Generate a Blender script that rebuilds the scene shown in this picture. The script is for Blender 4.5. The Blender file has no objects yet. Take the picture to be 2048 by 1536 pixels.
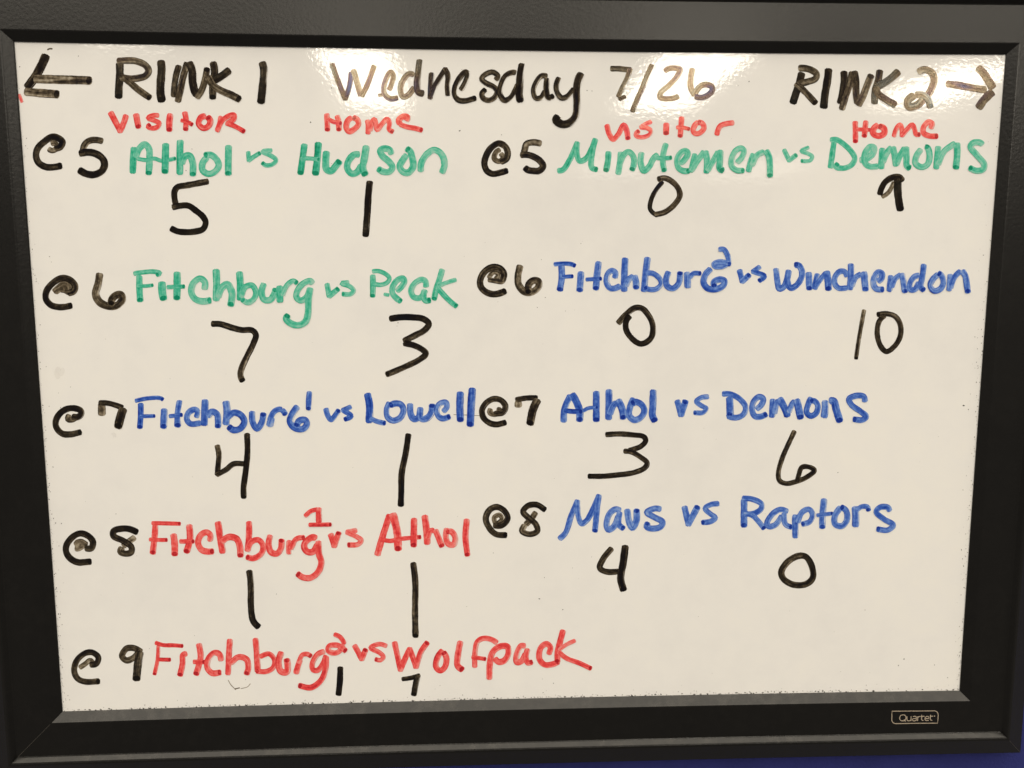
import bpy, math, random
from mathutils import Vector, Matrix

# ------------------------------------------------------------------ camera, world, lamps, exposure
scene = bpy.context.scene
IMG_W, IMG_H, FOCAL = 2048.0, 1536.0, 1700.0          # photograph size and focal length in its pixels
BOARD_W, BOARD_H = 0.560, 0.39032                      # writing surface, metres
BOARD_Z = 1.50                                         # height of its centre above the floor

def world_from_board(x, y, out):                       # board coordinates: right, up, out of the wall
    return Vector((x, -out, y + BOARD_Z))

CAM_C = world_from_board(-0.03035886, 0.06961242, 0.4994419)
def vdir(x, y, z): return Vector((x, -z, y))
CAM_F = vdir(0.04728596, -0.1297819, -0.99041441).normalized()
CAM_R = vdir(0.998865342, 0.000522683557, 0.0476209445).normalized()
CAM_D = CAM_F.cross(CAM_R).normalized()                # down
cam_data = bpy.data.cameras.new("camera")
cam_data.sensor_width = 36.0
cam_data.lens = 36.0 * FOCAL / IMG_W
cam_data.clip_start = 0.01
cam_data.clip_end = 100.0
cam = bpy.data.objects.new("camera", cam_data)
scene.collection.objects.link(cam)
U = -CAM_D; B = -CAM_F
cam.matrix_world = Matrix(((CAM_R.x, U.x, B.x, CAM_C.x), (CAM_R.y, U.y, B.y, CAM_C.y),
                           (CAM_R.z, U.z, B.z, CAM_C.z), (0, 0, 0, 1)))
scene.camera = cam

scene.render.resolution_x, scene.render.resolution_y = 1024, 768
scene.view_settings.view_transform = 'Standard'
scene.view_settings.look = 'None'
scene.view_settings.exposure = 0.50
scene.view_settings.gamma = 1.0
scene.cycles.transparent_max_bounces = 32
scene.cycles.max_bounces = 6

world = bpy.data.worlds.new("World")
scene.world = world
world.use_nodes = True
bg = world.node_tree.nodes["Background"]
bg.inputs[0].default_value = (1.0, 0.90, 0.77, 1)
bg.inputs[1].default_value = 0.12

def troffer(name, x, y, dist, sx, sy, radiance):       # a ceiling fixture facing straight down
    d = bpy.data.lights.new(name, 'AREA')
    d.shape = 'RECTANGLE'; d.size = sx; d.size_y = sy
    d.energy = radiance * math.pi * sx * sy
    d.color = (1.0, 0.91, 0.76)
    o = bpy.data.objects.new(name, d)
    o.location = (x, -dist, BOARD_Z + y)
    scene.collection.objects.link(o)
    return o
# far fixtures: seen mirrored in the top of the board
troffer("ceiling_lamp", -3.45, 2.4, 8.40, 0.80, 0.70, 7)
troffer("ceiling_lamp", -1.27, 2.4, 10.4, 0.80, 3.0, 15)
troffer("ceiling_lamp",  2.55, 2.4, 10.4, 1.00, 3.2, 15)
troffer("ceiling_lamp",  5.95, 2.4, 10.4, 0.95, 2.2, 16)
troffer("ceiling_lamp",  3.20, 2.4, 18.5, 1.60, 3.4, 1.8)
troffer("ceiling_lamp",  6.40, 2.4, 19.0, 2.00, 3.6, 1.8)
# the softly lit ceiling over and in front of the wall
troffer("lit_ceiling", 0.0, 2.45, 3.45, 13.0, 6.8, 1.75)

# ------------------------------------------------------------------ helpers
rng = random.Random(7)

def ray(px, py):
    return (CAM_F * FOCAL + CAM_R * (px - IMG_W / 2) + CAM_D * (py - IMG_H / 2)).normalized()

def at(px, py, out=0.0):                               # point of the plane `out` metres in front of the board
    d = ray(px, py)
    t = (-out - CAM_C.y) / d.y
    return CAM_C + d * t

def link(o): scene.collection.objects.link(o); return o

def mesh_obj(name, verts, faces, mat, parent=None, smooth=False):
    me = bpy.data.meshes.new(name)
    me.from_pydata([tuple(v) for v in verts], [], faces)
    me.materials.append(mat)
    if smooth: me.shade_smooth()
    me.update()
    o = bpy.data.objects.new(name, me)
    link(o)
    if parent is not None: o.parent = parent
    return o

class NT:
    def __init__(self, name):
        self.m = bpy.data.materials.new(name); self.m.use_nodes = True
        self.t = self.m.node_tree
        self.p = self.t.nodes["Principled BSDF"]
        self.out = self.t.nodes["Material Output"]
    def n(self, kind, **kw):
        nd = self.t.nodes.new(kind)
        for k, v in kw.items(): setattr(nd, k, v)
        return nd
    def l(self, a, b): self.t.links.new(a, b)
    def sock(self, nd, i, v):
        if isinstance(v, (int, float)): nd.inputs[i].default_value = v
        elif isinstance(v, tuple): nd.inputs[i].default_value = v
        else: self.l(v, nd.inputs[i])
    def math(self, op, a, b=0.0, c=None, clamp=False):
        nd = self.n("ShaderNodeMath", operation=op, use_clamp=clamp)
        self.sock(nd, 0, a); self.sock(nd, 1, b)
        if c is not None: self.sock(nd, 2, c)
        return nd.outputs[0]
    def mapr(self, v, a, b, c=0.0, d=1.0, smooth=True):
        nd = self.n("ShaderNodeMapRange", interpolation_type='SMOOTHSTEP' if smooth else 'LINEAR')
        self.sock(nd, 0, v); self.sock(nd, 1, a); self.sock(nd, 2, b); self.sock(nd, 3, c); self.sock(nd, 4, d)
        return nd.outputs[0]
    def comb(self, x, y, z):
        nd = self.n("ShaderNodeCombineXYZ")
        self.sock(nd, 0, x); self.sock(nd, 1, y); self.sock(nd, 2, z); return nd.outputs[0]
    def noise(self, vec, scale, detail=2.0, rough=0.5):
        nd = self.n("ShaderNodeTexNoise")
        self.l(vec, nd.inputs["Vector"])
        nd.inputs["Scale"].default_value = scale; nd.inputs["Detail"].default_value = detail
        nd.inputs["Roughness"].default_value = rough
        return nd.outputs[0]
    def ramp(self, v, stops):
        nd = self.n("ShaderNodeValToRGB")
        e = nd.color_ramp.elements
        while len(e) < len(stops): e.new(0.5)
        for i, (p, c) in enumerate(stops):
            e[i].position = p; e[i].color = (*c, 1)
        self.l(v, nd.inputs[0]); return nd.outputs[0]
    def bump(self, h, strength, dist, normal=None):
        nd = self.n("ShaderNodeBump")
        nd.inputs["Strength"].default_value = strength; nd.inputs["Distance"].default_value = dist
        self.l(h, nd.inputs["Height"])
        if normal is not None: self.l(normal, nd.inputs["Normal"])
        return nd.outputs[0]
    def coords(self): return self.n("ShaderNodeTexCoord").outputs["Object"]

# ------------------------------------------------------------------ materials
def whiteboard_material():
    k = NT("glossy_white_board")
    co = k.coords()
    cloud = k.noise(co, 4.0, 4.0, 0.6)
    fine = k.noise(co, 60.0, 4.0, 0.6)
    v = k.math('ADD', k.math('MULTIPLY', cloud, 0.7), k.math('MULTIPLY', fine, 0.3))
    col = k.ramp(v, [(0.34, (0.745, 0.742, 0.745)), (0.50, (0.795, 0.790, 0.785)), (0.66, (0.825, 0.815, 0.790))])
    k.l(col, k.p.inputs["Base Color"])
    rough = k.mapr(k.noise(co, 9.0, 3.0, 0.6), 0.35, 0.7, 0.04, 0.07)
    k.l(rough, k.p.inputs["Roughness"])
    b1 = k.bump(k.noise(co, 420.0, 1.5, 0.5), 0.06, 0.00035)
    b2 = k.bump(k.noise(co, 7.0, 1.0, 0.4), 0.28, 0.0006, b1)
    k.l(b2, k.p.inputs["Normal"])
    k.p.inputs["IOR"].default_value = 1.5
    return k.m

def frame_material():
    k = NT("black_moulded_plastic")
    co = k.coords()
    g = k.noise(co, 520.0, 1.5, 0.5)
    lo = k.noise(co, 14.0, 3.0, 0.6)
    black = k.ramp(lo, [(0.3, (0.0024, 0.0022, 0.0021)), (0.7, (0.0036, 0.0033, 0.0030))])
    # dust settles on the faces that look up
    geo = k.n("ShaderNodeNewGeometry"); sp = k.n("ShaderNodeSeparateXYZ"); k.l(geo.outputs["True Normal"], sp.inputs[0])
    patch = k.mapr(k.noise(co, 150.0, 4.0, 0.65), 0.40, 0.70)
    wide = k.mapr(k.noise(co, 22.0, 3.0, 0.6), 0.30, 0.70, 0.25, 1.0)
    dusty = k.math('MULTIPLY', k.math('MULTIPLY', patch, wide), k.mapr(sp.outputs[2], 0.3, 0.6, 0.02, 0.30))
    mx = k.n("ShaderNodeMix", data_type='RGBA')
    k.l(dusty, mx.inputs[0]); k.l(black, mx.inputs[6]); mx.inputs[7].default_value = (0.085, 0.078, 0.070, 1)
    k.l(mx.outputs[2], k.p.inputs["Base Color"])
    k.p.inputs["Roughness"].default_value = 0.27
    k.l(k.bump(g, 0.55, 0.00012), k.p.inputs["Normal"])
    k.p.inputs["IOR"].default_value = 1.5
    return k.m

def wall_material():
    k = NT("blue_painted_wall")
    co = k.coords()
    k.l(k.ramp(k.noise(co, 35.0, 4.0, 0.6), [(0.3, (0.010, 0.015, 0.135)), (0.7, (0.014, 0.019, 0.160))]), k.p.inputs["Base Color"])
    k.p.inputs["Roughness"].default_value = 0.8
    k.l(k.bump(k.noise(co, 500.0, 3.0, 0.6), 0.5, 0.0008), k.p.inputs["Normal"])
    return k.m

INKS = {   # film thickness from thin and streaky to a full wet dab
    'black': [(0.0, (0.40, 0.345, 0.25)), (0.22, (0.185, 0.150, 0.105)), (0.45, (0.070, 0.055, 0.036)), (0.72, (0.020, 0.016, 0.012)), (1.0, (0.0045, 0.0042, 0.0048))],
    'red':   [(0.0, (0.88, 0.46, 0.43)), (0.30, (0.84, 0.20, 0.19)), (0.60, (0.76, 0.066, 0.066)), (0.85, (0.58, 0.034, 0.044)), (1.0, (0.38, 0.014, 0.024))],
    'green': [(0.0, (0.40, 0.70, 0.60)), (0.30, (0.17, 0.55, 0.42)), (0.60, (0.052, 0.44, 0.30)), (0.85, (0.012, 0.33, 0.20)), (1.0, (0.004, 0.23, 0.13))],
    'blue':  [(0.0, (0.38, 0.50, 0.80)), (0.30, (0.145, 0.27, 0.66)), (0.60, (0.046, 0.125, 0.50)), (0.85, (0.016, 0.068, 0.40)), (1.0, (0.006, 0.030, 0.27))],
}

def ink_material(name):
    AMP1, DK = {'black': (1.75, 0.98), 'red': (1.1, 0.80), 'green': (1.2, 0.82), 'blue': (1.2, 0.95)}[name]
    k = NT(name + "_marker_ink")
    st = k.n("ShaderNodeUVMap", uv_map="st").outputs[0]
    cp = k.n("ShaderNodeUVMap", uv_map="cap").outputs[0]
    s1 = k.n("ShaderNodeSeparateXYZ"); k.l(st, s1.inputs[0]); u, v = s1.outputs[0], s1.outputs[1]
    s2 = k.n("ShaderNodeSeparateXYZ"); k.l(cp, s2.inputs[0]); c0, c1 = s2.outputs[0], s2.outputs[1]
    at_ = k.n("ShaderNodeAttribute", attribute_name="ink")
    s3 = k.n("ShaderNodeSeparateColor"); k.l(at_.outputs["Color"], s3.inputs[0])
    dens, seed, side = s3.outputs[0], s3.outputs[1], s3.outputs[2]
    at2 = k.n("ShaderNodeAttribute", attribute_name="flags")
    s4 = k.n("ShaderNodeSeparateColor"); k.l(at2.outputs["Color"], s4.inputs[0])
    dot, dry = s4.outputs[0], s4.outputs[1]
    sd = k.math('MULTIPLY', seed, 97.0)
    au = k.math('ABSOLUTE', u)
    # fine hairlines run along the stroke
    str1 = k.noise(k.comb(k.math('MULTIPLY', u, 1.25), k.math('MULTIPLY', v, 0.05), sd), 1.0, 2.5, 0.6)
    str2 = k.noise(k.comb(k.math('MULTIPLY', u, 4.2), k.math('MULTIPLY', v, 0.045), k.math('ADD', sd, 11.0)), 1.0, 2.0, 0.6)
    blot = k.noise(k.comb(u, k.math('MULTIPLY', v, 0.45), k.math('ADD', sd, 23.0)), 1.0, 2.0, 0.5)
    grain = k.noise(k.comb(k.math('MULTIPLY', u, 4.0), k.math('MULTIPLY', v, 2.2), sd), 1.0, 3.0, 0.6)
    t = k.math('MULTIPLY_ADD', k.math('SUBTRACT', str1, 0.5), AMP1, k.math('MULTIPLY', dens, DK))
    t = k.math('MULTIPLY_ADD', k.math('SUBTRACT', str2, 0.5), 0.62, t)
    t = k.math('MULTIPLY_ADD', k.math('SUBTRACT', blot, 0.5), 0.85, t)
    t = k.math('MULTIPLY_ADD', k.math('SUBTRACT', grain, 0.5), 0.30, t)
    t = k.math('MULTIPLY_ADD', k.mapr(au, 0.62, 0.95), 0.05, t)
    # the right hand side of a stroke runs dry
    r = k.math('MULTIPLY', u, k.math('MULTIPLY_ADD', side, 2.0, -1.0))
    dm = k.math('MULTIPLY', k.mapr(r, 0.15, 0.85), dry)
    t = k.math('MULTIPLY_ADD', dm, -0.55, t)
    t = k.math('MULTIPLY_ADD', k.mapr(c0, -1.8, 0.6), -0.16, t)      # the tip starts dry
    # the pen rests at the end of a stroke: a pale ring and a dark dab
    ring = k.math('MULTIPLY', k.mapr(c1, -1.6, -0.9), dot)
    t = k.math('MULTIPLY_ADD', ring, -0.10, t)
    dd = k.math('SQRT', k.math('ADD', k.math('MULTIPLY', k.math('MULTIPLY', u, u), 1.15), k.math('MULTIPLY', k.math('ADD', c1, 0.10), k.math('ADD', c1, 0.10))))
    dd = k.math('MULTIPLY_ADD', k.math('SUBTRACT', grain, 0.5), 0.55, dd)
    dab = k.math('MULTIPLY', k.mapr(dd, 0.98, 0.80), dot)
    t = k.math('MULTIPLY_ADD', dab, 0.55, t, clamp=True)
    col = k.ramp(t, INKS[name])
    k.l(col, k.p.inputs["Base Color"])
    # outline: rounded, slightly bristly ends and sides
    e = k.math('MAXIMUM', k.math('MAXIMUM', c0, c1), 0.0)
    bris = k.noise(k.comb(k.math('MULTIPLY', u, 5.0), k.math('MULTIPLY', v, 0.35), k.math('ADD', sd, 41.0)), 1.0, 2.5, 0.65)
    lim = k.math('ADD', k.math('POWER', au, 2.6), k.math('POWER', e, 2.2))
    lim = k.math('MULTIPLY_ADD', k.math('SUBTRACT', bris, 0.5), k.math('MULTIPLY_ADD', e, 1.1, 0.30), lim)
    a = k.mapr(lim, 0.98, 0.84)
    # gaps where the dry side splits into hairs
    gap = k.mapr(k.math('SUBTRACT', k.math('MULTIPLY_ADD', str2, 0.65, k.math('MULTIPLY', str1, 0.35)), k.math('MULTIPLY', dm, 0.26)), 0.22, 0.36)
    gap = k.math('MULTIPLY_ADD', gap, k.math('MULTIPLY', k.math('MINIMUM', k.math('MULTIPLY', dm, 2.0), 1.0), 1.0), k.math('SUBTRACT', 1.0, k.math('MINIMUM', k.math('MULTIPLY', dm, 2.0), 1.0)))
    a = k.math('MULTIPLY', a, k.math('MAXIMUM', gap, dab))
    # thin film lets a little of the board through
    a = k.math('MULTIPLY', k.math('MULTIPLY', a, k.mapr(t, 0.0, 0.30, 0.72, 0.97)), s4.outputs[2])
    k.l(a, k.p.inputs["Alpha"])
    k.p.inputs["Roughness"].default_value = 0.10
    k.p.inputs["IOR"].default_value = 1.30
    k.l(k.mapr(k.noise(k.comb(k.math('MULTIPLY', u, 0.5), k.math('MULTIPLY', v, 0.05), sd), 1.0, 1.0, 0.5), 0.25, 0.75, 95.0, 215.0, False), k.p.inputs["Thin Film Thickness"])
    k.p.inputs["Thin Film IOR"].default_value = 1.38
    k.l(k.bump(str2, 0.12, 0.00008), k.p.inputs["Normal"])
    return k.m

def plain_material(name, col, rough, alpha=1.0):
    k = NT(name)
    n_ = k.noise(k.coords(), 700.0, 2.0, 0.5)
    k.l(k.ramp(n_, [(0.3, tuple(c * 0.8 for c in col)), (0.7, col)]), k.p.inputs["Base Color"])
    k.p.inputs["Roughness"].default_value = rough
    k.p.inputs["Alpha"].default_value = alpha
    return k.m

M_BOARD, M_FRAME, M_WALL = whiteboard_material(), frame_material(), wall_material()
M_INK = {c: ink_material(c) for c in INKS}
M_PRINT = plain_material("beige_print", (0.42, 0.35, 0.27), 0.5)
M_SEAM = plain_material("worn_plastic_edge", (0.050, 0.045, 0.040), 0.4)
M_SPECK = plain_material("dried_ink_dust", (0.020, 0.016, 0.014), 0.7, 0.92)

# ------------------------------------------------------------------ the wall and the board
ww, wz = 1.6, -0.012
wall = mesh_obj("wall", [(-ww, -wz, BOARD_Z - 1.5), (ww, -wz, BOARD_Z - 1.5), (ww, -wz, BOARD_Z + 1.2), (-ww, -wz, BOARD_Z + 1.2)],
                [(0, 1, 2, 3)], M_WALL)
wall["kind"] = "structure"
wall["label"] = "blue painted wall behind the framed board"

board = link(bpy.data.objects.new("whiteboard", None))
board.empty_display_size = 0.05
board["label"] = "framed white dry-erase board covered in handwritten game scores"
board["category"] = "whiteboard"

def bow(s, L, amount): return amount * (1.0 - (2.0 * s / L) ** 2)   # the frame bends in a little at mid length

NB = 40
panel_v, panel_f = [], []
hw, hh = BOARD_W / 2 + 0.002, BOARD_H / 2 + 0.002
for j in range(9):
    for i in range(13):
        panel_v.append(world_from_board(-hw + 2 * hw * i / 12, -hh + 2 * hh * j / 8, 0.0))
for j in range(8):
    for i in range(12):
        a_ = j * 13 + i
        panel_f.append((a_, a_ + 1, a_ + 14, a_ + 13))
mesh_obj("writing_surface", panel_v, panel_f, M_BOARD, board)

# profile of the moulding, from the board outwards: (offset, height)
PROFILE = [(0.0, -0.004), (0.0, 0.0006), (0.0004, 0.0010), (0.0048, 0.0036), (0.0052, 0.0039), (0.0058, 0.0040),
           (0.0264, 0.0040), (0.0271, 0.00427), (0.0289, 0.0067), (0.0297, 0.00697),
           (0.0312, 0.0066), (0.0432, 0.0008), (0.0438, 0.0000), (0.0442, -0.0015), (0.0445, -0.0115)]

def rail(horizontal, sign, amount):
    L, half = (BOARD_W, BOARD_H / 2) if horizontal else (BOARD_H, BOARD_W / 2)
    vs, fs = [], []
    n = NB + 1
    for i in range(n):
        f = -1.0 + 2.0 * i / NB
        for off, z in PROFILE:
            s = f * (L / 2 + off - 0.00004)
            inset = amount * (1 - f * f)
            q = sign * (half + off - inset)
            x, y = (s, q) if horizontal else (q, s)
            vs.append(world_from_board(x, y, z))
    m = len(PROFILE)
    flip = (sign > 0) == horizontal
    for i in range(NB):
        for j in range(m - 1):
            q = (i * m + j, (i + 1) * m + j, (i + 1) * m + j + 1, i * m + j + 1)
            fs.append(q if flip else q[::-1])
    fs.append(tuple(range(m)) if not flip else tuple(range(m))[::-1])
    e = NB * m
    fs.append(tuple(e + j for j in range(m))[::-1] if not flip else tuple(e + j for j in range(m)))
    o = mesh_obj("frame_rail", vs, fs, M_FRAME, board, smooth=False)
    return o
rail(True, 1, 0.0012); rail(True, -1, 0.0014); rail(False, 1, 0.0007); rail(False, -1, 0.0003)

# pale worn seams where the moulding is mitred
def seam(cx, cy, offs):
    vs, fs = [], []
    for i, (off, z) in enumerate(offs):
        for u in (-1, 1):
            w = 0.00009
            vs.append(world_from_board(cx * (BOARD_W / 2 + off + w * u), cy * (BOARD_H / 2 + off - w * u), z + 0.00005))
        if i: fs.append((2 * i - 2, 2 * i - 1, 2 * i + 1, 2 * i))
    mesh_obj("corner_seam", vs, fs, M_SEAM, board)
seam(-1, -1, [(0.0060, 0.0040), (0.0263, 0.0040)])
seam(1, -1, [(0.0312, 0.0066), (0.0430, 0.0009)])
seam(1, 1, [(0.0002, 0.0008), (0.0048, 0.0036)])

# ------------------------------------------------------------------ handwriting
def catmull(pts, step):
    """Smooth curve through pts (source pixels), resampled every `step` pixels."""
    if len(pts) == 2:
        dense = [(pts[0][0] + (pts[1][0] - pts[0][0]) * i / 20, pts[0][1] + (pts[1][1] - pts[0][1]) * i / 20) for i in range(21)]
    else:
        P = [(2 * pts[0][0] - pts[1][0], 2 * pts[0][1] - pts[1][1])] + list(pts) + [(2 * pts[-1][0] - pts[-2][0], 2 * pts[-1][1] - pts[-2][1])]
        dense = []
        for i in range(1, len(P) - 2):
            p0, p1, p2, p3 = P[i - 1], P[i], P[i + 1], P[i + 2]
            d01 = max(math.dist(p0, p1) ** 0.5, 1e-3); d12 = max(math.dist(p1, p2) ** 0.5, 1e-3); d23 = max(math.dist(p2, p3) ** 0.5, 1e-3)
            t0, t1 = 0.0, d01; t2 = t1 + d12; t3 = t2 + d23
            for q in range(16):
                t = t1 + (t2 - t1) * q / 16
                o = []
                for a in (0, 1):
                    A1 = (t1 - t) / (t1 - t0) * p0[a] + (t - t0) / (t1 - t0) * p1[a]
                    A2 = (t2 - t) / (t2 - t1) * p1[a] + (t - t1) / (t2 - t1) * p2[a]
                    A3 = (t3 - t) / (t3 - t2) * p2[a] + (t - t2) / (t3 - t2) * p3[a]
                    B1 = (t2 - t) / (t2 - t0) * A1 + (t - t0) / (t2 - t0) * A2
                    B2 = (t3 - t) / (t3 - t1) * A2 + (t - t1) / (t3 - t1) * A3
                    o.append((t2 - t) / (t2 - t1) * B1 + (t - t1) / (t2 - t1) * B2)
                dense.append(tuple(o))
        dense.append(tuple(pts[-1]))
    cum = [0.0]
    for i in range(1, len(dense)): cum.append(cum[-1] + math.dist(dense[i - 1], dense[i]))
    L = cum[-1]; n = max(4, int(L / step)); out = []; k = 0
    for i in range(n + 1):
        s = L * i / n
        while k < len(cum) - 2 and cum[k + 1] < s: k += 1
        f = (s - cum[k]) / max(cum[k + 1] - cum[k], 1e-9)
        out.append((dense[k][0] + (dense[k + 1][0] - dense[k][0]) * f, dense[k][1] + (dense[k + 1][1] - dense[k][1]) * f))
    return out, L

class Ink:
    """Flat ribbons of marker ink for one character, lying a hair above the board."""
    def __init__(self): self.v, self.f, self.st, self.cap, self.ink, self.fl = [], [], [], [], [], []
    def ribbon(self, pts, width, d0, d1, dot, dry, level, open_start=True, open_end=True, out=0.0, fade=1.0):
        line, L = catmull(pts, 2.0)
        r = width * 0.36
        # corners that continue into the next piece reach past the joint
        if not open_start:
            a, b = line[0], line[1]; q = math.dist(a, b) or 1
            line.insert(0, (a[0] - (b[0] - a[0]) / q * r, a[1] - (b[1] - a[1]) / q * r)); L += r
        if not open_end:
            a, b = line[-1], line[-2]; q = math.dist(a, b) or 1
            line.append((a[0] - (b[0] - a[0]) / q * r, a[1] - (b[1] - a[1]) / q * r)); L += r
        n = len(line); s = 0.0; seed = rng.random(); base = len(self.v)
        wob = [rng.uniform(-1, 1) for _ in range(n // 5 + 3)]
        for i, p in enumerate(line):
            if i: s += math.dist(line[i - 1], p)
            a = line[max(i - 1, 0)]; b = line[min(i + 1, n - 1)]
            q = math.dist(a, b) or 1
            tx, ty = (b[0] - a[0]) / q, (b[1] - a[1]) / q
            nx, ny = -ty, tx
            wk = i / 5; wi = int(wk); wf = wk - wi
            wv = wob[wi] * (1 - wf) + wob[wi + 1] * wf
            h = width / 2 * 1.06 * (1 + 0.045 * wv)
            side = max(-1, min(1, nx * 0.95 + ny * 0.35))
            lift = out + 0.00006 + level * 0.000012 + 0.000008 * i / n
            f = s / max(L, 1e-6)
            for uu in (-1.0, 0.0, 1.0):
                self.v.append(at(p[0] + nx * h * uu, p[1] + ny * h * uu, lift))
                self.st.append((uu, s / 3.4))
                self.cap.append((1 - s / r, 1 - (L - s) / r))
                self.ink.append((d0 + (d1 - d0) * f, seed, side * 0.5 + 0.5, 1.0))
                self.fl.append((dot, dry, fade, 1.0))
            if i:
                k = base + i * 3
                self.f.append((k - 3, k - 2, k + 1, k)); self.f.append((k - 2, k - 1, k + 2, k + 1))
    def build(self, name, mat, parent):
        o = mesh_obj(name, self.v, self.f, mat, parent)
        me = o.data
        for nm, data in (("st", self.st), ("cap", self.cap)):
            uv = me.uv_layers.new(name=nm)
            for lp in me.loops: uv.data[lp.index].uv = data[lp.vertex_index]
        for nm, data in (("ink", self.ink), ("flags", self.fl)):
            at_ = me.attributes.new(nm, 'FLOAT_COLOR', 'POINT')
            for i, c in enumerate(data): at_.data[i].color = c
        return o

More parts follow.
